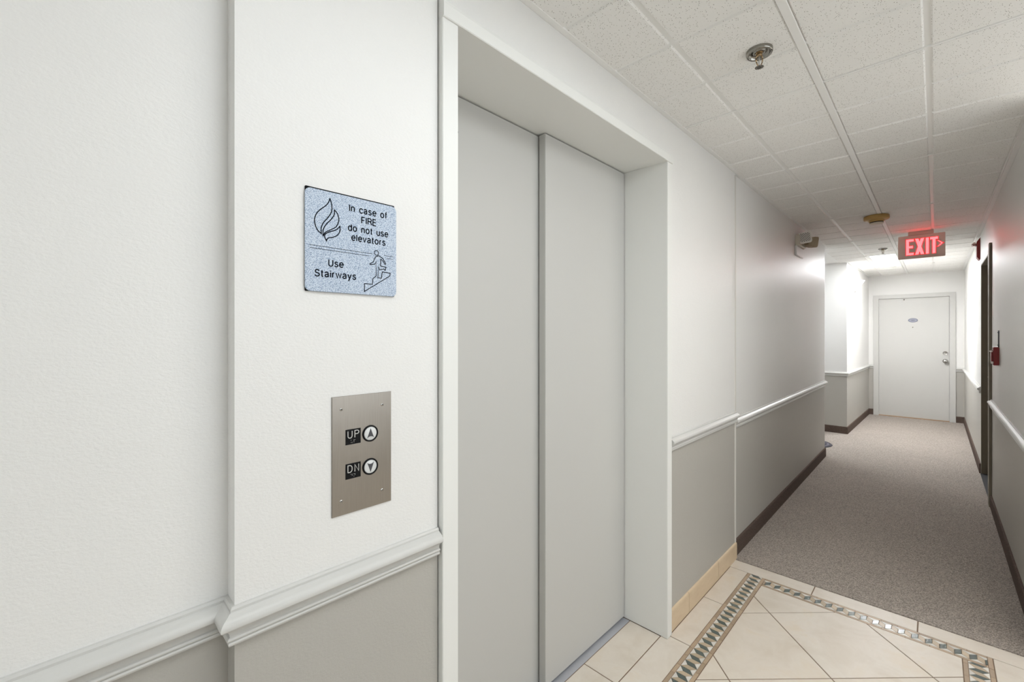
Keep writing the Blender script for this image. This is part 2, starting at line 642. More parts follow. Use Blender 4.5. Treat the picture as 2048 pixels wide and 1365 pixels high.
rail('trim_2', [(-0.045, YB), (-0.045, 0.205), (0.0, 0.205), (0.0, 0.637)], RAIL_N, 'moulded chair rail stepping around the pilaster under the call panel')
rail('trim_3', [(0.0, 1.938), (0.0, YS + 0.008)], RAIL_N, 'short moulded chair rail between the elevator frame and the wall step')
rail('trim_4', [(XF, YS + 0.004), (XF, YO), (-2.3, YO)], RAIL_F, 'moulded chair rail on the corridor wall below the emergency lamps')
rail('trim_5', [(-2.3, YK), (0.008, YK), (0.0573, YE), (0.119, YE)], RAIL_F, 'chair rail on the bright wall below the sconce')
rail('trim_6', [(1.107, YE), (XR, YE), (XR, 6.29)], RAIL_F, 'chair rail right of the apartment door')
rail('trim_7', [(XR, 5.13), (XR, YL), (2.8, YL), (2.8, -0.6), (XR, -0.6), (XR, YB)], RAIL_F, 'chair rail on the wall below the fire alarm pull station')

# ------------------------------------------------------------------ baseboards
BP = [(0, 0.0), (0.011, 0.0), (0.011, 0.094), (0.008, 0.098), (0, 0.1)]
def base(name, path, label):
    bm = bmesh.new()
    sweep(bm, path, BP, 0.0)
    return tag(mesh_obj(name, bm, 'carpet_base'), label, 'baseboard', kind='structure')
base('baseboard_corridor', [(XF, YS + 0.002), (XF, YO), (-2.3, YO)], 'brown carpet baseboard along the corridor wall')
base('baseboard_far', [(-2.3, YK), (0.008, YK), (0.0573, YE), (0.119, YE)], 'brown carpet baseboard below the sconce wall')
base('baseboard_end', [(1.107, YE), (XR, YE), (XR, 6.29)], 'brown carpet baseboard right of the apartment door')
base('baseboard_right', [(XR, 5.13), (XR, 2.852)], 'brown carpet baseboard below the fire alarm pull station')
bl = bpy.data.objects.new('baseboard_left', None)
COL.objects.link(bl)
tag(bl, 'cream ceramic tile baseboard beside the elevator frame', 'baseboard', kind='structure')
TP = [(0, 0), (0.009, 0), (0.009, 0.089), (0.0082, 0.094), (0.0062, 0.0975), (0.003, 0.0995), (0, 0.1)]
for y0, y1 in ((1.936, 2.144), (2.146, 2.553), (2.555, YS)):
    bm = bmesh.new()
    sweep(bm, [(0, y0), (0, y1)], TP, 0.0)
    mesh_obj('base_tile', bm, 'base_tile', bl)

# ------------------------------------------------------------------ floor
fl = mesh_obj('floor', bx(-0.32, 2.95, YB, 2.85, -0.06, -0.0022), 'grout')
tag(fl, 'cream ceramic tile floor with a mosaic border by the elevator', 'floor', kind='structure')
bm = bmesh.new()
box(bm, -0.32, 1.45, 2.85, 9.85, -0.06, 0.003)
box(bm, -2.45, -0.32, 5.7, 7.6, -0.06, 0.003)
cp = mesh_obj('floor_carpet', bm, 'carpet')
tag(cp, 'brown grey loop carpet running down the corridor', 'carpet', kind='structure')

G = 0.0022      # half a grout joint
def floor_tile(poly, name='floor_tile', mat='floor_tile', g=G, top=0.0, cham=0.0012):
    if len(poly) < 3:
        return
    n = len(poly)
    area = 0.5 * abs(sum(poly[i][0] * poly[(i + 1) % n][1] - poly[(i + 1) % n][0] * poly[i][1] for i in range(n)))
    if area < 0.00008:
        return
    bm = bmesh.new()
    prism(bm, inset(poly, g), -0.006, top, cham)
    mesh_obj(name, bm, mat, fl)

# strip next to the carpet, seams 41 cm apart
for x0, x1 in ((0.002, 0.41), (0.41, 0.82), (0.82, XR)):
    floor_tile(R(x0, x1, 2.742, 2.849), g=G if True else 0)
# strips along the two walls
LX0, LX1, RX0, RX1, TY0, TY1 = 0.106, 0.196, 0.962, 1.053, 2.654, 2.742
ys = [2.742 - 0.4115 * i for i in range(9)]
for a, b in zip(ys[1:], ys):
    x0 = 0.009 if a > 1.9 else (-0.0175 if a > 0.6 and b < 2.0 else 0.0)
    floor_tile(R(x0, LX0, a, b))
    floor_tile(R(RX1, XR, a, b))
for a, b in ((1.508, 1.889), (1.096, 1.508), (0.69, 1.096)):
    floor_tile(R(-0.171, -0.0175, a, b))
# diagonal field
S1, S2 = 0.5835, 0.5775
field = R(LX1, RX0, -0.25, TY0)
for i in range(-6, 3):
    for j in range(-2, 6):
        a0, a1 = 2.715 + S1 * i, 2.715 + S1 * (i + 1)
        b1 = 2.129 - S2 * j
        b0 = b1 - S2
        q = [((a0 - b0) / 2, (a0 + b0) / 2), ((a1 - b0) / 2, (a1 + b0) / 2), ((a1 - b1) / 2, (a1 + b1) / 2), ((a0 - b1) / 2, (a0 + b1) / 2)]
        for cl in ((-1, 0, -LX1), (1, 0, RX0), (0, 1, TY0), (0, -1, 0.25)):
            q = clip_poly(q, *cl)
            if len(q) < 3:
                break
        if len(q) >= 3:
            floor_tile(q)

for i in range(4):
    for j in range(9):
        y1 = 2.742 - 0.4115 * j
        floor_tile(R(XR + 0.4 * i, XR + 0.4 * (i + 1), max(y1 - 0.4115, -0.6), YL if j == 0 else y1))
# mosaic border: pencil strips, rhombi and triangles
RW = 0.0155
def listello(org, da, db, length, W, first, a_lo, a_hi, fade=None):
    """org: outer corner; da along the strip, db from the outer to the inner side"""
    def pt(a, b):
        return (org[0] + da[0] * a + db[0] * b, org[1] + da[1] * a + db[1] * b)
    def piece(pts, name, mat, g=0.0007):
        c = clip_poly(clip_poly(pts, 1, 0, a_hi), -1, 0, -a_lo)
        if len(c) > 2 and max(p[0] for p in c) - min(p[0] for p in c) > 0.003:
            floor_tile([pt(*p) for p in c], name, mat, g, -0.0003, 0.0006)
    P = 0.0457
    iw = W - 2 * RW
    m = iw * 0.66
    k = 0
    for side in (0, 1):
        b0, b1 = (0, RW) if side == 0 else (W - RW, W)
        a = a_lo - random.uniform(0, 0.05)
        while a < a_hi:
            ln = random.uniform(0.055, 0.1)
            s, e = max(a, a_lo), min(a + ln, a_hi)
            if e - s > 0.004:
                piece([(s, b0), (e, b0), (e, b1), (s, b1)], 'mosaic_strip', 'stone_rail')
            a += ln
    a = first
    B = lambda v: RW + v
    while a < a_hi + P:
        if a > a_lo - P:
            piece([(a, B(0)), (a, B(m)), (a - P / 2, B(iw)), (a - P / 2, B(iw - m))], 'mosaic_rhombus', 'stone_green')
            piece([(a, B(0)), (a, B(m)), (a + P / 2, B(iw)), (a + P / 2, B(iw - m))], 'mosaic_rhombus', 'stone_tan')
            piece([(a, B(m)), (a + P / 2, B(iw)), (a - P / 2, B(iw))], 'mosaic_triangle', 'stone_white')
            piece([(a, B(0)), (a + P / 2, B(iw - m)), (a + P, B(0))], 'mosaic_triangle', 'stone_white')
        a += P
listello((LX0, 0), (0, 1), (1, 0), 0, LX1 - LX0, 1.690 - 0.0457 * 10, 1.25, TY1)
listello((0, TY1), (1, 0), (0, -1), 0, TY1 - TY0, 0.184 + 0.0457 * 0, LX1, RX1 - 0.016)
listello((RX1, 0), (0, 1), (-1, 0), 0, RX1 - RX0, 2.66 - 0.0457 * 20, 1.75, TY0 - 0.002)
# corner fillers
floor_tile([(RX1 - 0.016, TY0), (RX1, TY0), (RX1, TY1), (RX1 - 0.016, TY1)], 'mosaic_strip', 'stone_rail', 0.0008, -0.0003, 0.0006)
# the rest of the border ring lies under the camera: plain strips
floor_tile(R(LX0, LX1, -0.25, 1.25), 'mosaic_strip', 'stone_rail')
floor_tile(R(RX0, RX1, -0.25, 1.75), 'mosaic_strip', 'stone_rail')
for a in range(8):
    y1 = -0.25 - a * 0.49
    for x0, x1 in ((-0.045, 0.41), (0.41, 0.82), (0.82, XR)):
        floor_tile(R(x0, x1, y1 - 0.49, y1))

# ------------------------------------------------------------------ ceiling
bm = bmesh.new()
box(bm, -0.32, 1.45, YB, 9.85, ZC + 0.0055, 2.46)
box(bm, -2.45, -0.32, 5.7, 7.6, ZC + 0.0055, 2.46)
box(bm, 1.45, 2.95, -0.8, 3.0, ZC + 0.0055, 2.46)
ce = mesh_obj('ceiling', bm, 'tee_white')
tag(ce, 'white suspended ceiling of pitted square panels', 'ceiling', kind='structure')
PY = 0.3145
K0 = lambda k: 2.07 + PY * k
rows = [(2.07 + PY * k, 2.07 + PY * (k + 1), k) for k in range(-8, 24)]
cols = [(0.0, 0.240), (0.240, 0.552), (0.552, 0.861), (0.861, 1.20)]
rnd = random.Random(3)
def ceil_tile(x0, x1, y0, y1):
    bm = bmesh.new()
    dz = rnd.uniform(-0.0006, 0.0008)
    t = bmesh.new()
    prism(t, R(x0, x1, y0, y1), 0, 0.0070, 0.0050)
    merge(bm, t, 0, Matrix(((1, 0, 0, 0), (0, 1, 0, 0), (0, 0, -1, ZC + 0.0068 + dz), (0, 0, 0, 1))))
    mesh_obj('ceiling_tile', bm, 'ceiling_tile', ce)
CG = 0.0065
for y0, y1, k in rows:
    y1 = min(y1, YE - 0.016)
    for ci, (a, b) in enumerate(cols):
        if (ci == 1 and 16 <= k <= 19) or (ci >= 2 and -6 <= k <= -3):
            continue
        if ci == 0:
            a = 0.018 - 0.009 if y1 < YS + 0.05 else (XF + 0.012)
            if y0 < 0.2:
                a = -0.03
            if y1 > YO and y0 < YK:
                a = -0.07
            elif y0 >= YK - 0.1:
                a = 0.062
            b -= 0.0085
        elif ci == 1:
            a += 0.0085
            b -= 0.0135
        elif ci == 2:
            a += 0.0135
            b -= 0.008
        else:
            a += 0.008
            b = XR - 0.032
        ceil_tile(a, b, y0 + CG, y1 - CG)
for y0, y1, k in rows:
    if 12 <= k <= 16:
        for n in range(2, 4):
            ceil_tile(-0.37 - 0.31 * n, -0.082 - 0.31 * n, max(y0, YO) + CG, min(y1, YK - 0.016) - CG)
for k in range(-8, 2):
    for n in range(2, 5):
        ceil_tile(1.22 + 0.31 * n + 0.008, 1.22 + 0.31 * (n + 1) - 0.008, K0(k) + CG, K0(k + 1) - CG)
def tee(name, x0, x1, y0, y1, z0=ZC - 0.001):
    return mesh_obj(name, bx(x0, x1, y0, y1, z0, ZC + 0.016, 0.0012, seg=1), 'tee_white', ce)
tee('main_tee', 0.5395, 0.5645, YB, YE, ZC - 0.0015)
for k in range(-8, 25, 4):
    y = 2.07 + PY * k
    if k not in (20,):
        tee('cross_tee', 0.012, 0.5395, y - 0.0048, y + 0.0048, ZC + 0.0006)
    tee('cross_tee', 0.5645, XR - 0.03, y - 0.0048, y + 0.0048, ZC - 0.0004)
AZ = ZC - 0.0012
def angle(*r):
    return mesh_obj('wall_angle', bx(r[0], r[1], r[2], r[3], AZ, ZC + 0.016, 0.001, seg=1), 'tee_white', ce)
angle(-0.045, -0.022, YB, 0.205)
angle(0.0, 0.0215, 0.205, YS + 0.003)
angle(XF, XF + 0.0215, YS + 0.003, YO)
angle(XR - 0.0245, XR, YL, YE)
angle(XR, 2.8, YL - 0.022, YL)
angle(0.0, XR, YE - 0.022, YE)
angle(-2.3, 0.0, YK - 0.022, YK)
bm = bmesh.new()
prism(bm, [(0.008, YK), (0.030, YK), (0.081, YE), (0.0573, YE)], AZ, ZC + 0.016)
mesh_obj('wall_angle', bm, 'tee_white', ce)

# ------------------------------------------------------------------ elevator entrance
el = thing('elevator_entrance', 'pale grey two-panel elevator doors set deep in a painted steel frame', 'elevator', loc=(0, 1.29, 0))
part('door_jamb', bx(-0.30, 0.016, 0.642, 0.691, 0.0, 2.158, 0.0015), 'frame_metal', el)
part('door_jamb', bx(-0.30, 0.016, 1.889, 1.934, 0.0, 2.158, 0.0015), 'frame_metal', el)
bm = bmesh.new()
prof = [(-0.30, 2.160), (0.0195, 2.1555), (0.0215, 2.1575), (0.0215, 2.188), (0.019, 2.197), (0.012, 2.204), (0.0, 2.2075), (-0.30, 2.2075)]
r0 = [bm.verts.new((x, 0.642, z)) for x, z in prof]
r1 = [bm.verts.new((x, 1.935, z)) for x, z in prof]
for i in range(len(prof)):
    bm.faces.new((r0[i], r0[(i + 1) % len(prof)], r1[(i + 1) % len(prof)], r1[i]))
bm.faces.new(r0)
bm.faces.new(r1[::-1])
part('header', bm, 'frame_metal', el)
d1 = part('door_panel', bx(-0.268, -0.237, 0.66, 1.33, 0.008, 2.1545, 0.0015), 'door_metal', el)
part('door_panel', bx(-0.232, -0.20, 1.2905, 1.8855, 0.008, 2.1545, 0.002), 'door_metal', el)
bm = bmesh.new()
lathe(bm, [(0.0, 0.0012), (0.0066, 0.0012), (0.0075, 0.0)], wallX(-0.2372, 0.8855, 2.037), 20)
o = mesh_obj('keyhole', bm, 'dark_gap', d1)
for v in o.data.vertices:
    v.co -= Vector(el.location)
part('shaft_lining', bx(-0.315, -0.30, 0.642, 1.934, 0.0, 2.20), 'dark_gap', el)
bm = bmesh.new()
box(bm, -0.30, -0.1725, 0.692, 1.888, -0.03, -0.002)
part('sill', bm, 'sill_aluminium', el)

# ------------------------------------------------------------------ fire notice
sg = thing('fire_notice_sign', 'blue speckled notice reading In case of FIRE do not use elevators', 'sign', loc=(0.0, 0.421, 1.461))
M = wallX(0.0, 0.322, 1.461)
part('backing_plate', plate(rrect(0.1945, 0.2055, 0.002), 0.0, 0.0022, M @ Matrix.Translation((0.001, 0.0, 0))), 'sign_black', sg)
part('sign_face', plate(rrect(0.199, 0.2025, 0.011, 8), 0.0022, 0.0052, M, 0.0006), 'sign_granite', sg)
ZT = 0.0053
def A_(cx, cy, rx, ry, a, b, n=10):
    return [(cx + rx * math.cos(math.radians(a + (b - a) * i / n)), cy + ry * math.sin(math.radians(a + (b - a) * i / n))) for i in range(n + 1)]
XH = 0.74      # x-height over cap height
RX, RY = 0.29, XH / 2
GL = {   # monoline sans letters: advance width, strokes
    'I': (0.12, [[(0.06, 0), (0.06, 1)]]),
    'F': (0.62, [[(0.06, 0), (0.06, 1), (0.60, 1)], [(0.06, 0.53), (0.52, 0.53)]]),
    'E': (0.66, [[(0.62, 0), (0.06, 0), (0.06, 1), (0.62, 1)], [(0.06, 0.53), (0.56, 0.53)]]),
    'R': (0.72, [[(0.06, 0), (0.06, 1), (0.42, 1)] + A_(0.42, 0.76, 0.24, 0.24, 90, -90, 8)[1:] + [(0.06, 0.52)], [(0.42, 0.52), (0.56, 0.42), (0.62, 0.25), (0.66, 0)]]),
    'U': (0.74, [[(0.06, 1), (0.06, 0.32)] + A_(0.37, 0.31, 0.31, 0.31, 180, 360, 12) + [(0.68, 1)]]),
    'S': (0.72, [A_(0.37, 0.745, 0.28, 0.255, 10, 180, 8) + A_(0.37, 0.745, 0.28, 0.235, 180, 262, 5)[1:] + A_(0.37, 0.265, 0.31, 0.255, 82, -90, 9) + A_(0.37, 0.265, 0.31, 0.265, -90, -172, 6)[1:]]),
    'n': (0.60, [[(0.06, 0), (0.06, XH)], [(0.06, 0.45)] + A_(0.30, 0.48, 0.24, 0.26, 170, 0, 8) + [(0.54, 0)]]),
    'u': (0.60, [[(0.54, XH), (0.54, 0)], [(0.54, 0.29)] + A_(0.30, 0.26, 0.24, 0.26, -10, -180, 8) + [(0.06, XH)]]),
    'c': (0.60, [A_(RX + 0.05, RY, RX, RY, 35, 325, 16)]),
    'o': (0.68, [A_(RX + 0.05, RY, RX, RY, 0, 360, 20)]),
    'e': (0.66, [[(0.05, RY + 0.02), (0.62, RY + 0.02)] + A_(RX + 0.05, RY, RX, RY, 4, 322, 18)]),
    'a': (0.62, [A_(0.29, 0.53, 0.24, 0.21, 165, 0, 8) + [(0.53, 0.12), (0.58, 0.01)], [(0.53, 0.42), (0.30, 0.39)] + A_(0.25, 0.20, 0.19, 0.19, 95, 270, 8) + [(0.40, 0.05), (0.53, 0.20)]]),
    's': (0.56, [A_(0.28, 0.555, 0.20, 0.185, 15, 180, 7) + A_(0.28, 0.555, 0.20, 0.17, 180, 262, 4)[1:] + A_(0.28, 0.20, 0.23, 0.195, 82, -90, 8) + A_(0.28, 0.20, 0.23, 0.20, -90, -170, 5)[1:]]),
    'f': (0.36, [[(0.15, 0), (0.15, 0.84)] + A_(0.29, 0.84, 0.14, 0.16, 180, 85, 5)[1:], [(0.01, XH - 0.04), (0.33, XH - 0.04)]]),
    't': (0.36, [[(0.15, 0.95), (0.15, 0.14)] + A_(0.27, 0.13, 0.12, 0.13, 180, 280, 5)[1:] + [(0.33, 0.01)], [(0.01, XH - 0.04), (0.33, XH - 0.04)]]),
    'd': (0.66, [A_(0.32, RY, 0.27, RY, 0, 360, 18), [(0.60, 0), (0.60, 1)]]),
    'l': (0.12, [[(0.06, 0), (0.06, 1)]]),
    'i': (0.12, [[(0.06, 0), (0.06, XH)], [(0.06, 0.87), (0.06, 1.0)]]),
    'v': (0.58, [[(0.02, XH), (0.29, 0.02), (0.56, XH)]]),
    'w': (0.86, [[(0.02, XH), (0.22, 0.02), (0.43, XH - 0.04), (0.64, 0.02), (0.84, XH)]]),
    'y': (0.58, [[(0.02, XH), (0.30, 0.02)], [(0.56, XH), (0.28, -0.06), (0.20, -0.22), (0.06, -0.25)]]),
    'r': (0.36, [[(0.06, 0), (0.06, XH)], [(0.06, 0.44)] + A_(0.27, 0.46, 0.21, 0.26, 175, 80, 6)]),
    ' ': (0.42, []),
}
def sign_text(txt, x0, x1, base, cap):
    gap = 0.20
    tot = sum(GL[c][0] for c in txt) + gap * (len(txt) - 1)
    kx = (x1 - x0) / tot
    bm = bmesh.new()
    x = 0.0
    for ch in txt:
        adv, sts = GL[ch]
        for si, st in enumerate(sts):
            if len(st) > 3 and math.dist(st[0], st[-1]) < 1e-6:
                stroke(bm, [(x0 + (x + px) * kx, base + py * cap) for px, py in st[:-1]], 0.0022, M, ZT - 0.0002, ZT + 0.0003, True)
            else:
                stroke(bm, [(x0 + (x + px) * kx, base + py * cap) for px, py in st], 0.0022, M, ZT - 0.0002, ZT + 0.0003 + 0.00004 * si)
        x += adv + gap
    part('lettering', bm, 'ink', sg)
for txt, x0, x1, b in (('In case of', 0.0887, 0.1753, 0.1727), ('FIRE', 0.1153, 0.1493, 0.1516), ('do not use', 0.0861, 0.178, 0.1316),
                       ('elevators', 0.0934, 0.1713, 0.1121), ('Use', 0.0452, 0.0762, 0.0526), ('Stairways', 0.0182, 0.1031, 0.0302)):
    sign_text(txt, x0, x1, b, 0.0130)
fl1 = [(0.0483, 0.1892), (0.0425, 0.176), (0.025, 0.1585), (0.0182, 0.1439), (0.0192, 0.1311), (0.024, 0.1212), (0.0312, 0.1155),
       (0.0308, 0.1255), (0.0347, 0.1372), (0.0434, 0.1488), (0.0508, 0.1614), (0.0522, 0.1748)]
fl2 = [(0.0575, 0.1682), (0.0568, 0.158), (0.0501, 0.1467), (0.0401, 0.1349), (0.0347, 0.1229), (0.0347, 0.1112),
       (0.039, 0.1192), (0.0501, 0.1265), (0.0613, 0.1349), (0.0665, 0.1489), (0.0640, 0.1605)]
fl3 = [(0.0688, 0.137), (0.0613, 0.1284), (0.0478, 0.1217), (0.0395, 0.1163), (0.0379, 0.1102), (0.0412, 0.1026),
       (0.0445, 0.1086), (0.0545, 0.1120), (0.0637, 0.1177), (0.0688, 0.1270)]
bm = bmesh.new()
for pts, k in ((fl1, 6), (fl2, 5), (fl3, 5)):
    loop = catmull(pts[:k + 1]) + catmull(pts[k:] + [pts[0]])[1:-1]
    stroke(bm, loop, 0.0019, M, ZT - 0.0002, ZT + 0.0003, True)
part('flame_symbol', bm, 'ink', sg)
bm = bmesh.new()
for a, b in (((0.0087, 0.0905), (0.1405, 0.0896)), ((0.0087, 0.0849), (0.1329, 0.0842)), ((0.1686, 0.0899), (0.1912, 0.0893)), ((0.1748, 0.0842), (0.1896, 0.0836))):
    stroke(bm, [a, b], 0.00085, M, ZT - 0.0002, ZT + 0.0002)
part('rule_line', bm, 'ink', sg)
man = [(0.1553, 0.0876), (0.1659, 0.0822), (0.1726, 0.0715), (0.1705, 0.0699), (0.1655, 0.0775), (0.1606, 0.0803), (0.1598, 0.0655),
       (0.1732, 0.064), (0.1712, 0.0573), (0.1675, 0.0598), (0.158, 0.0565), (0.1548, 0.0635), (0.1535, 0.0391), (0.1619, 0.0385), (0.1641, 0.0528),
       (0.1835, 0.0520), (0.1825, 0.0455), (0.1223, 0.0068), (0.1223, 0.0235), (0.1405, 0.0236), (0.1418, 0.0361), (0.1493, 0.0421), (0.1493, 0.0745),
       (0.1467, 0.0680), (0.1360, 0.0658), (0.1346, 0.0673), (0.1425, 0.0722), (0.1475, 0.0837)]
bm = bmesh.new()
stroke(bm, man, 0.0016, M, ZT - 0.0002, ZT + 0.0003, True)
hd = [(0.1501 + 0.0047 * math.cos(2 * PI * i / 20), 0.0930 + 0.0052 * math.sin(2 * PI * i / 20)) for i in range(20)]
stroke(bm, hd, 0.0014, M, ZT - 0.0002, ZT + 0.0003, True)
part('runner_symbol', bm, 'ink', sg)

# ------------------------------------------------------------------ call panel
pn = thing('elevator_call_panel', 'brushed steel elevator call panel with UP and DN buttons', 'call panel', loc=(0.0, 0.4425, 1.0015))
M = wallX(0.0, 0.3755, 1.0015)
part('face_plate', plate([(0, 0), (0.134, 0), (0.134, 0.246), (0, 0.246)], 0.0, 0.0028, M, 0.0006), 'brushed_steel', pn)
ZP = 0.0028
for x, y in ((0.0188, 0.2195), (0.1115, 0.2185), (0.1115, 0.030), (0.0188, 0.0295)):
    MM = M @ Matrix.Translation((x, y, ZP))
    bm = bmesh.new()
    lathe(bm, [(0.0036, -0.0004), (0.0034, 0.0006), (0.0022, 0.0013), (0, 0.0015)], MM, 16)
    sc = part('screw', bm, 'bright_metal', pn)
    bm = bmesh.new()
    for ang in (0.4, 0.4 + PI / 2):
        t = bmesh.new()
        box(t, -0.0019, 0.0019, -0.0004, 0.0004, 0.0011, 0.00165)
        merge(bm, t, 0, MM @ Matrix.Rotation(ang, 4, 'Z'))
    s2 = mesh_obj('screw_slot', bm, 'dark_gap', sc)
    for v in s2.data.vertices:
        v.co -= Vector(pn.location)
def letters(parent, strokes, x, y, hgt, M):
    bm = bmesh.new()
    for s in strokes:
        stroke(bm, [(x + px * hgt, y + py * hgt) for px, py in s], 0.0016, M, ZP + 0.0010, ZP + 0.0019)
    o = mesh_obj('raised_letter', bm, 'letter_silver', parent)
    for v in o.data.vertices:
        v.co -= Vector(pn.location)
arc = lambda cx, cy, rx, ry, a, b, n=8: [(cx + rx * math.cos(math.radians(a + (b - a) * i / n)), cy + ry * math.sin(math.radians(a + (b - a) * i / n))) for i in range(n + 1)]
LU = [[(0, 1), (0, 0.32)] + arc(0.31, 0.31, 0.31, 0.31, 180, 360) + [(0.62, 1)]]
LP = [[(0, 0), (0, 1), (0.34, 1)] + arc(0.34, 0.75, 0.27, 0.25, 90, -90) + [(0, 0.5)]]
LD = [[(0, 0), (0, 1), (0.22, 1)] + arc(0.22, 0.62, 0.4, 0.38, 90, 0) + [(0.62, 0.38)] + arc(0.22, 0.38, 0.4, 0.38, 0, -90) + [(0, 0)]]
LN = [[(0, 0), (0, 1), (0.58, 0), (0.58, 1)]]
BR = {'u': (1, 3, 6), 'p': (1, 2, 3, 4), 'd': (1, 4, 5), 'n': (1, 3, 4, 5)}
for yy, la, lb, cells, up in ((0.1435, LU, LP, 'up', True), (0.0718, LD, LN, 'dn', False)):
    bp = part('braille_plate', plate([(0.0283, yy), (0.0612, yy), (0.0612, yy + 0.0318), (0.0283, yy + 0.0318)], ZP - 0.0002, ZP + 0.0011, M, 0.0003), 'black_plastic', pn)
    letters(bp, la, 0.0327, yy + 0.0137, 0.0145, M)
    letters(bp, lb, 0.0478, yy + 0.0137, 0.0145, M)
    bm = bmesh.new()
    for ci, ch in enumerate(cells):
        for d in BR[ch]:
            cx = 0.0398 + ci * 0.0062 + (0.0024 if d > 3 else 0)
            cy = yy + 0.0090 - 0.0024 * ((d - 1) % 3)
            lathe(bm, [(0.0007, 0), (0.0005, 0.0005), (0, 0.0007)], M @ Matrix.Translation((cx, cy, ZP + 0.0010)), 8)
    o = mesh_obj('braille_dot', bm, 'letter_silver', bp)
    for v in o.data.vertices:
        v.co -= Vector(pn.location)
    MC = M @ Matrix.Translation((0.0832, yy + 0.0162, ZP))
    bm = bmesh.new()
    lathe(bm, [(0.0146, 0.0012), (0.0150, 0.0026), (0.0164, 0.0030), (0.0176, 0.0024), (0.0180, -0.0002)], MC, 36)
    bt = part('button_ring', bm, 'black_plastic', pn, True)
    bm = bmesh.new()
    lathe(bm, [(0.0148, -0.0002), (0.0146, 0.0012), (0.0136, 0.0018), (0, 0.0020)], MC, 36)
    bb = part('button', bm, 'lens_white', pn, True)
    sgn = 1 if up else -1
    ar = [(0, 0.0112), (-0.0076, -0.0092), (-0.004, -0.0066), (0, -0.0058), (0.004, -0.0066), (0.0076, -0.0092)]
    bm = bmesh.new()
    vs0 = [bm.verts.new(MC @ Vector((x, y * sgn, 0.0017))) for x, y in ar]
    vs1 = [bm.verts.new(MC @ Vector((x, y * sgn, 0.0024))) for x, y in ar]
    for i in range(1, len(ar) - 1):
        bm.faces.new((vs1[0], vs1[i], vs1[i + 1]))
    for i in range(len(ar)):
        bm.faces.new((vs0[i], vs0[(i + 1) % len(ar)], vs1[(i + 1) % len(ar)], vs1[i]))
    o = mesh_obj('arrow', bm, 'arrow_grey', bb)
    for v in o.data.vertices:
        v.co -= Vector(pn.location)

# ------------------------------------------------------------------ exit sign
YX = 5.70
ex = thing('exit_sign', 'red lit EXIT sign with right arrow hanging below the ceiling', 'exit sign', loc=(0.78, YX, 2.30))
part('housing', bx(0.617, 0.946, YX, YX + 0.03, 2.108, 2.330, 0.003), 'exit_plate', ex)
part('canopy', bx(0.690, 0.868, YX - 0.012, YX + 0.042, 2.330, ZC + 0.001, 0.003), 'fixture_cream', ex)
M = wallY(0.617, YX, 2.108)
def glyph(polys, name):
    for grow, z, mat in ((0.0045, 0.0006, 'exit_edge'), (0.0, 0.0009, 'exit_red')):
        bm = bmesh.new()
        for p in polys:
            t = bmesh.new()
            prism(t, inset(p, -grow), 0.0 if grow else 0.0004, z)
            merge(bm, t, 0, M)
        part(name if not grow else 'letter_rim', bm, mat, ex)
def rc(x0, x1, y0, y1):
    return [(x0, y0), (x1, y0), (x1, y1), (x0, y1)]
b0, b1, sw = 0.034, 0.186, 0.021
glyph([rc(0.058, 0.058 + sw, b0, b1), rc(0.079, 0.113, b1 - sw, b1), rc(0.079, 0.107, 0.100, 0.100 + sw), rc(0.079, 0.113, b0, b0 + sw)], 'letter')
glyph([[(0.122, b0), (0.146, b0), (0.186, b1), (0.162, b1)], [(0.162, b0), (0.186, b0), (0.146, b1), (0.122, b1)]], 'letter')
glyph([rc(0.197, 0.197 + sw, b0, b1)], 'letter')
glyph([rc(0.2425, 0.2425 + sw, b0, b1 - sw), rc(0.226, 0.280, b1 - sw, b1)], 'letter')
glyph([[(0.276, 0.150), (0.284, 0.150), (0.313, 0.122), (0.302, 0.122)], [(0.276, 0.094), (0.302, 0.122), (0.313, 0.122), (0.284, 0.094)]], 'arrow')

# ------------------------------------------------------------------ smoke detector
sd = thing('smoke_detector', 'yellowed round smoke detector on the ceiling before the exit sign', 'smoke detector', loc=(0.527, 4.72, ZC))
MD = Matrix.Translation((0.527, 4.72, ZC)) @ Matrix.Diagonal((1, 1, -1, 1))
bm = bmesh.new()
lathe(bm, [(0, 0.0), (0.078, 0.0), (0.084, 0.004), (0.085, 0.026), (0.080, 0.033), (0.05, 0.036), (0, 0.036)], MD, 40)
part('mounting_base', bm, 'detector_tan', sd, True)
bm = bmesh.new()
lathe(bm, [(0.05, 0.034), (0.052, 0.046), (0.046, 0.052)], MD, 32)
part('sensor_body', bm, 'detector_tan', sd, True)
bm = bmesh.new()
lathe(bm, [(0.044, 0.050), (0.044, 0.059)], MD, 32)
part('vent_slot', bm, 'dark_gap', sd, True)
bm = bmesh.new()
lathe(bm, [(0.044, 0.058), (0.049, 0.059), (0.045, 0.066), (0.02, 0.070), (0, 0.070)], MD, 32)
part('sensor_cap', bm, 'detector_white', sd, True)

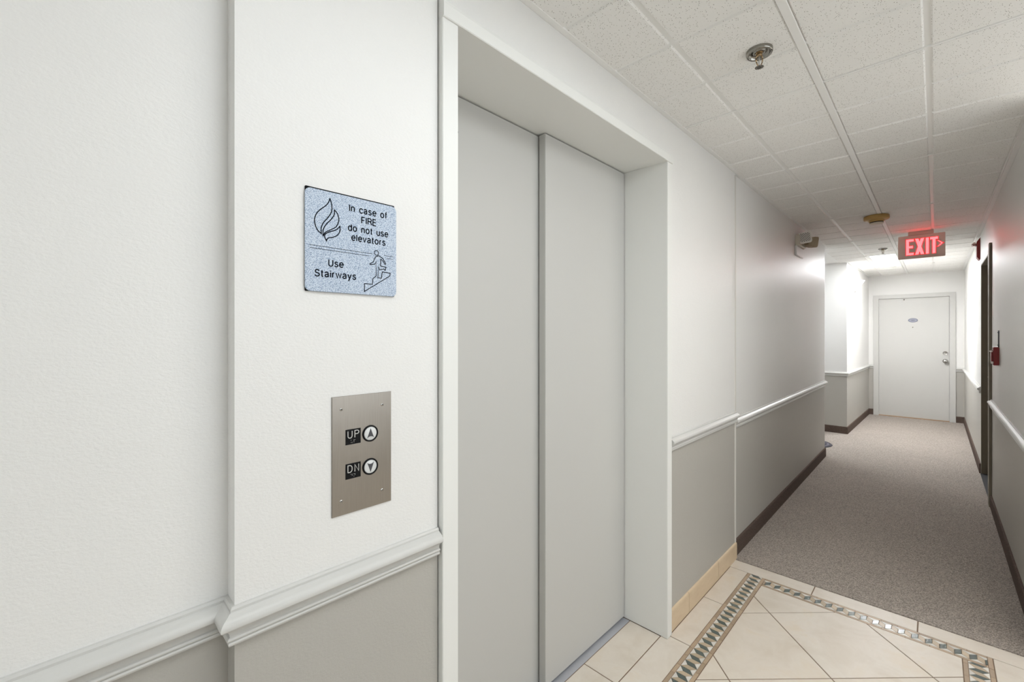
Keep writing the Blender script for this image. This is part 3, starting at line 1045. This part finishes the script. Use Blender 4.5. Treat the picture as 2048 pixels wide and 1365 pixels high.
# ------------------------------------------------------------------ sprinklers
def sprinkler(x, y, label, s=1.0):
    t = thing('fire_sprinkler', label, 'sprinkler', 'pendent ceiling sprinklers', loc=(x, y, ZC))
    MM = Matrix.Translation((x, y, ZC)) @ Matrix.Diagonal((1, 1, -1.28, 1))
    bm = bmesh.new()
    lathe(bm, [(0.0415, -0.001), (0.0415, 0.006), (0.0395, 0.0100), (0.0355, 0.0105), (0.0335, 0.008), (0.0315, 0.002), (0.022, 0.001), (0.021, 0.006), (0.016, 0.008), (0.0125, 0.0015)], MM, 40)
    part('escutcheon', bm, 'chrome_dark', t, True)
    bm = bmesh.new()
    lathe(bm, [(0, 0.0), (0.012, 0.0), (0.012, 0.006), (0.0095, 0.006), (0.0095, 0.012), (0.006, 0.014), (0, 0.014)], MM, 6, smooth=False)
    part('sprinkler_body', bm, 'brass_tint', t)
    bm = bmesh.new()
    for sx in (-1, 1):
        for a, b in (((0.0085, 0.010), (0.0115, 0.020)), ((0.0115, 0.020), (0.0105, 0.031)), ((0.0105, 0.031), (0.003, 0.044))):
            rod(bm, MM @ Vector((sx * a[0] * 0.7, sx * a[0] * 0.7, a[1])), MM @ Vector((sx * b[0] * 0.7, sx * b[0] * 0.7, b[1])), 0.0019, 8)
    part('frame_arm', bm, 'brass_tint', t)
    bm = bmesh.new()
    rod(bm, MM @ Vector((0, 0, 0.012)), MM @ Vector((0, 0, 0.042)), 0.0024, 10)
    part('glass_bulb', bm, 'letter_silver', t, True)
    bm = bmesh.new()
    lathe(bm, [(0, 0.041), (0.0045, 0.041), (0.0045, 0.045), (0, 0.0455)], MM, 12)
    for i in range(12):
        q = bmesh.new()
        box(q, 0.0035, 0.0135, -0.0022, 0.0022, 0.0440, 0.0455)
        merge(bm, q, 0, MM @ Matrix.Rotation(2 * PI * i / 12, 4, 'Z'))
    part('deflector', bm, 'chrome_dark', t)
    return t
sprinkler(0.440, 1.686, 'chrome sprinkler head on the ceiling across from the elevator doors')
sprinkler(0.446, 6.57, 'small sprinkler head beside the lit ceiling panel')

# ------------------------------------------------------------------ emergency lamps
em = thing('emergency_light', 'twin head emergency lamp high on the left corridor wall', 'emergency light', loc=(XF, 4.64, 2.08))
part('battery_box', bx(XF, XF + 0.014, 4.50, 4.775, 2.078, 2.165, 0.004), 'wall_white', em)
part('mounting_bar', bx(XF, XF + 0.034, 4.50, 4.775, 2.163, 2.262, 0.008), 'fixture_cream', em)
def lamp_head(c, yaw, pitch, face_mat, grille):
    MM = Matrix.Translation(c) @ Matrix.Rotation(yaw, 4, 'Z') @ Matrix.Rotation(pitch, 4, 'X') @ Matrix.Rotation(-0.13, 4, 'Y')
    # local: faces -Y
    bm = bmesh.new()
    t = bmesh.new()
    for sc, yy in ((0.62, 0.055), (0.9, 0.035), (1.0, 0.010), (1.0, -0.012)):
        pass
    rowsv = []
    for sc, yy in ((0.55, 0.060), (0.86, 0.040), (1.0, 0.016), (1.0, -0.010), (0.95, -0.014)):
        rowsv.append([t.verts.new(((px - 0.05) * sc, yy, (py - 0.047) * sc)) for px, py in rrect(0.100, 0.094, 0.016)])
    n = len(rowsv[0])
    for a, b in zip(rowsv, rowsv[1:]):
        for i in range(n):
            t.faces.new((a[i], a[(i + 1) % n], b[(i + 1) % n], b[i]))
    t.faces.new(rowsv[0])
    t.faces.new(rowsv[-1][::-1])
    merge(bm, t, 0, MM)
    hd = part('lamp_head', bm, face_mat, em)
    base_v = Vector(em.location)
    bm = bmesh.new()
    t = bmesh.new()
    prism(t, [(px - 0.039, py - 0.037) for px, py in rrect(0.078, 0.074, 0.008)], 0, 0.0006)
    merge(bm, t, 0, MM @ Matrix.Translation((0, -0.0142, 0)) @ wallY(0, 0, 0))
    o = mesh_obj('lens', bm, 'grille_hole', hd)
    for v in o.data.vertices:
        v.co -= base_v
    if grille:
        bm = bmesh.new()
        W2, H2 = 0.039, 0.037
        for sgn in (1, -1):
            for i in range(-4, 5):
                off = i * 0.0165
                pts = []
                # line z = sgn*x + off clipped to the lens rectangle
                lo = max(-W2, min((-H2 - off) / sgn, (H2 - off) / sgn))
                hi = min(W2, max((-H2 - off) / sgn, (H2 - off) / sgn))
                if hi - lo < 0.004:
                    continue
                stroke(bm, [(lo, sgn * lo + off), (hi, sgn * hi + off)], 0.0040, MM @ Matrix.Translation((0, -0.0146, 0)) @ wallY(0, 0, 0), 0, 0.0016 + 0.0003 * sgn)
        o = mesh_obj('grille', bm, 'fixture_white', hd)
        for v in o.data.vertices:
            v.co -= base_v
    bm = bmesh.new()
    rod(bm, (XF + 0.02, c[1] + 0.03, 2.19), (c[0] - 0.0, c[1] + 0.045, c[2] - 0.02), 0.012, 12)
    part('swivel_arm', bm, 'fixture_cream', em, True)
lamp_head((0.052, 4.56, 2.232), 0.22, -0.08, 'fixture_white', True)
lamp_head((0.085, 4.735, 2.212), 2.35, 0.05, 'fixture_tan', False)

# ------------------------------------------------------------------ ceiling light panels
def panel(name, label, x0, x1, y0, y1, mat, group=None):
    t = thing(name, label, 'ceiling light', group, loc=((x0 + x1) / 2, (y0 + y1) / 2, ZC))
    bm = bmesh.new()
    for r in ((x0, x1, y0, y0 + 0.012), (x0, x1, y1 - 0.012, y1), (x0, x0 + 0.012, y0 + 0.012, y1 - 0.012), (x1 - 0.012, x1, y0 + 0.012, y1 - 0.012)):
        box(bm, *r, ZC - 0.002, ZC + 0.013)
    part('frame', bm, 'tee_white', t)
    part('diffuser', bx(x0 + 0.014, x1 - 0.014, y0 + 0.012, y1 - 0.012, ZC + 0.002, ZC + 0.010), mat, t)
    return t
K = lambda k: 2.07 + PY * k
panel('ceiling_light', 'bright white ceiling light panel beyond the exit sign', 0.268, 0.536, K(16) + 0.004, K(20) - 0.004, 'diffuser_far')
panel('ceiling_light', 'ceiling light panel above the elevator call panel', 0.578, 1.160, K(-6) + 0.008, K(-2) - 0.008, 'diffuser_near')
panel('ceiling_light', 'ceiling light panel added out of view behind the camera', 0.578, 1.160, K(-17), K(-13), 'fill_diffuser_back')  # unseen panel, added to even out the light near the camera
panel('ceiling_light', 'ceiling light panel added in the unseen lobby opposite the elevator doors', 1.225, 1.53, 1.52, 2.78, 'fill_diffuser_lobby')  # added fill for the elevator wall, tile floor and corridor
panel('ceiling_light', 'ceiling light panel added in the unseen lobby opposite the call panel', 1.26, 1.86, -0.45, 0.81, 'fill_diffuser_lobby_b')  # weak added fill for the near left wall
panel('ceiling_light', 'ceiling light panel in the side passage', -0.88, -0.28, 6.00, 6.62, 'diffuser_side')

# ------------------------------------------------------------------ wall sconce
wx, wy = 0.0215, 8.10
sn = thing('wall_sconce', 'white glowing cone shaped wall sconce beside the apartment door', 'wall lamp', loc=(wx, wy, 2.0))
MS = Matrix.Translation((wx, wy, 2.0))
bm = bmesh.new()
lathe(bm, [(0.020, 0.010), (0.034, 0.020), (0.075, 0.085), (0.118, 0.150), (0.124, 0.160), (0.118, 0.158), (0.070, 0.088), (0.030, 0.026), (0.016, 0.014)], MS, 28, ang=PI, a0=-PI / 2)
part('glass_shade', bm, 'sconce_glass', sn, True)
bm = bmesh.new()
lathe(bm, [(0, -0.012), (0.012, -0.008), (0.024, 0.004), (0.024, 0.014), (0, 0.018)], MS, 20, ang=PI, a0=-PI / 2)
part('finial', bm, 'chrome_dark', sn, True)
bm = bmesh.new()
lathe(bm, [(0, 0.05), (0.014, 0.055), (0.024, 0.085), (0.020, 0.11), (0, 0.125)], MS @ Matrix.Translation((0.040, 0, 0)), 16)
part('bulb', bm, 'sconce_bulb', sn, True)
part('wall_plate', bx(wx - 0.006, wx + 0.006, wy - 0.03, wy + 0.03, 1.992, 2.11, 0.002), 'fixture_white', sn)

# ------------------------------------------------------------------ apartment door at the end
dr = bpy.data.objects.new('door_1', None)
COL.objects.link(dr)
dr.location = (0.615, YE, 0)
tag(dr, 'white apartment door at the end of the corridor', 'door', kind='structure')
DF = YE + 0.012
slab = part('door_panel', bx(0.190, 1.036, DF, DF + 0.04, 0.012, 1.971, 0.002), 'white_paint', dr)
bm = bmesh.new()
CP = 0.069
for r in ((0.119, 0.119 + CP, 0.0, 2.036), (1.107 - CP, 1.107, 0.0, 2.036)):
    box(bm, r[0], r[1], YE - 0.016, YE + 0.002, r[2], r[3], 0.003)
part('door_casing', bm, 'white_paint', dr)
part('head_casing', bx(0.119 + CP, 1.107 - CP, YE - 0.0155, YE + 0.002, 1.972, 2.036, 0.003), 'white_paint', dr)
bm = bmesh.new()
box(bm, 0.166, 0.189, YE + 0.002, 9.80, 0, 1.984)
box(bm, 1.0375, 1.061, YE + 0.002, 9.80, 0, 1.984)
box(bm, 0.189, 1.0375, YE + 0.002, 9.80, 1.9725, 1.984)
part('door_jamb', bm, 'white_paint', dr)
part('threshold', bx(0.189, 1.037, YE - 0.01, YE + 0.06, 0.0, 0.011, 0.002), 'wood_sill', dr)
part('door_back', bx(0.166, 1.061, 9.80, 9.84, 0, 1.984), 'dark_gap', dr)
def dpart(name, bm, mat, smooth=True):
    o = mesh_obj(name, bm, mat, slab, smooth)
    for v in o.data.vertices:
        v.co -= Vector(dr.location)
    return o
bm = bmesh.new()
lathe(bm, [(0.033, 0), (0.032, 0.006), (0.014, 0.010), (0.012, 0.030), (0.022, 0.036), (0.029, 0.048), (0.027, 0.060), (0.016, 0.068), (0, 0.070)], wallY(0.990, DF, 0.952), 24)
dpart('door_knob', bm, 'bright_metal')
bm = bmesh.new()
lathe(bm, [(0.031, 0), (0.030, 0.010), (0.026, 0.014)], wallY(0.990, DF, 1.078), 24)
lathe(bm, [(0.026, 0.014), (0.020, 0.012), (0, 0.012)], wallY(0.990, DF, 1.078), 24)
dpart('deadbolt', bm, 'bright_metal')
ov = lambda a, b: [(a * math.cos(2 * PI * i / 32), b * math.sin(2 * PI * i / 32)) for i in range(32)]
pq = dpart('number_plaque', plate(ov(0.060, 0.034), 0, 0.004, wallY(0.616, DF, 1.604), 0.001), 'plaque_blue', False)
bm = bmesh.new()
stroke(bm, ov(0.053, 0.028), 0.004, wallY(0.616, DF, 1.604), 0.003, 0.0046, True)
o = mesh_obj('plaque_rim', bm, 'plaque_dark', slab)
for v in o.data.vertices:
    v.co -= Vector(dr.location)
bm = bmesh.new()
for x in (-0.016, -0.002, 0.012):
    stroke(bm, [(x, -0.010), (x + 0.004, 0.010)], 0.006, wallY(0.616, DF, 1.604), 0.003, 0.0048)
dpart('plaque_mark', bm, 'plaque_dark', False)
bm = bmesh.new()
lathe(bm, [(0.008, 0), (0.007, 0.003), (0, 0.0032)], wallY(0.614, DF, 1.490), 14)
dpart('peephole', bm, 'chrome_dark')
bm = bmesh.new()
lathe(bm, [(0.010, 0), (0.009, 0.004), (0, 0.005)], wallY(0.508, DF, 1.945), 12)
dpart('door_bumper', bm, 'chrome_dark')

# ------------------------------------------------------------------ doorway in the right wall
d2 = bpy.data.objects.new('door_2', None)
COL.objects.link(d2)
d2.location = (XR, 5.7, 0)
tag(d2, 'taupe painted steel doorway in the right corridor wall', 'door', kind='structure')
part('door_casing', bx(1.184, 1.2, 5.112, 5.20, 0.0, 2.104, 0.002), 'taupe_frame', d2)
part('door_stop', bx(1.1835, 1.20, 5.2005, 5.215, 0.0, 2.058, 0.002), 'light_taupe', d2)
part('door_jamb', bx(1.20, 1.44, 5.2, 5.214, 0.0, 2.061), 'taupe_frame', d2)
part('door_jamb', bx(1.20, 1.44, 6.255, 6.269, 0.0, 2.061), 'taupe_frame', d2)
part('head_jamb', bx(1.20, 1.44, 5.2145, 6.2545, 2.048, 2.061), 'taupe_frame', d2)
s2 = part('door_panel', bx(1.345, 1.385, 5.216, 6.253, 0.012, 2.046, 0.002), 'taupe_frame', d2)
part('threshold', bx(1.195, 1.44, 5.216, 6.253, 0.003, 0.011, 0.001), 'black_rubber', d2)
bm = bmesh.new()
lathe(bm, [(0.008, 0), (0.007, 0.005), (0, 0.007)], wallY(1.190, 5.2005, 1.03), 12)
part('door_silencer', bm, 'alarm_white', d2, True)

# ------------------------------------------------------------------ fire alarm pull station
pl = thing('fire_alarm_pull_station', 'dark red fire alarm pull box with white handle on the wall', 'fire alarm', loc=(XR, 4.60, 1.157))
part('back_box', bx(1.171, XR, 4.552, 4.642, 1.157, 1.284, 0.003), 'alarm_red', pl)
part('front_cover', bx(1.1615, 1.1715, 4.556, 4.638, 1.180, 1.262, 0.003), 'alarm_red', pl)
part('pull_handle', bx(1.1575, 1.168, 4.551, 4.642, 1.250, 1.258, 0.002), 'alarm_white', pl)
part('key_lock', bx(1.1605, 1.172, 4.553, 4.58, 1.168, 1.184, 0.002), 'alarm_white', pl)
bm = bmesh.new()
rod(bm, (1.1965, 4.560, 1.284), (1.1965, 4.560, 1.402), 0.0032, 8)
for z in (1.30, 1.388):
    box(bm, 1.191, XR, 4.556, 4.564, z - 0.003, z + 0.003)
part('break_rod', bm, 'arrow_grey', pl)

# ------------------------------------------------------------------ strobe
sb = thing('fire_alarm_strobe', 'red fire alarm strobe with clear lens above the taupe doorway', 'fire alarm', loc=(XR, 6.42, 2.13))
bm = bmesh.new()
prof = [(1.2, 2.125), (1.19, 2.125), (1.176, 2.150), (1.176, 2.302), (1.2, 2.345)]
r0 = [bm.verts.new((x, 6.355, z)) for x, z in prof]
r1 = [bm.verts.new((x, 6.475, z)) for x, z in prof]
for i in range(5):
    bm.faces.new((r0[i], r0[(i + 1) % 5], r1[(i + 1) % 5], r1[i]))
bm.faces.new(r0)
bm.faces.new(r1[::-1])
part('housing', bm, 'alarm_red', sb)
bm = bmesh.new()
box(bm, 1.142, 1.178, 6.36, 6.47, 2.262, 2.300, 0.010)
part('strobe_lens', bm, 'clear_lens', sb)
part('lens_bracket', bx(1.146, 1.178, 6.357, 6.473, 2.272, 2.279, 0.001), 'alarm_red', sb)
bm = bmesh.new()
for i in range(7):
    box(bm, 1.1738, 1.178, 6.372, 6.458, 2.158 + i * 0.013, 2.164 + i * 0.013)
part('horn_grille', bm, 'alarm_red', sb)

# ------------------------------------------------------------------ mat in the side passage
mt = thing('floor_mat', 'dark blue grey round mat on carpet behind the corridor corner', 'mat', loc=(-0.29, 6.55, 0.003))
MM = Matrix.Translation((-0.29, 6.55, 0.003))
bm = bmesh.new()
lathe(bm, [(0, 0.0), (0.262, 0.0), (0.265, 0.004), (0.255, 0.010), (0.235, 0.011)], MM, 48)
part('rim', bm, 'mat_dark', mt, True)
bm = bmesh.new()
lathe(bm, [(0.236, 0.004), (0.236, 0.0105), (0.17, 0.011), (0, 0.011)], MM, 48)
part('pad', bm, 'mat_mid', mt, True)
bm = bmesh.new()
for r in (0.20, 0.15, 0.10):
    stroke(bm, [(r * math.cos(2 * PI * i / 40), r * math.sin(2 * PI * i / 40)) for i in range(40)], 0.018, MM, 0.010, 0.0125, True)
part('ring_pattern', bm, 'mat_dark', mt)
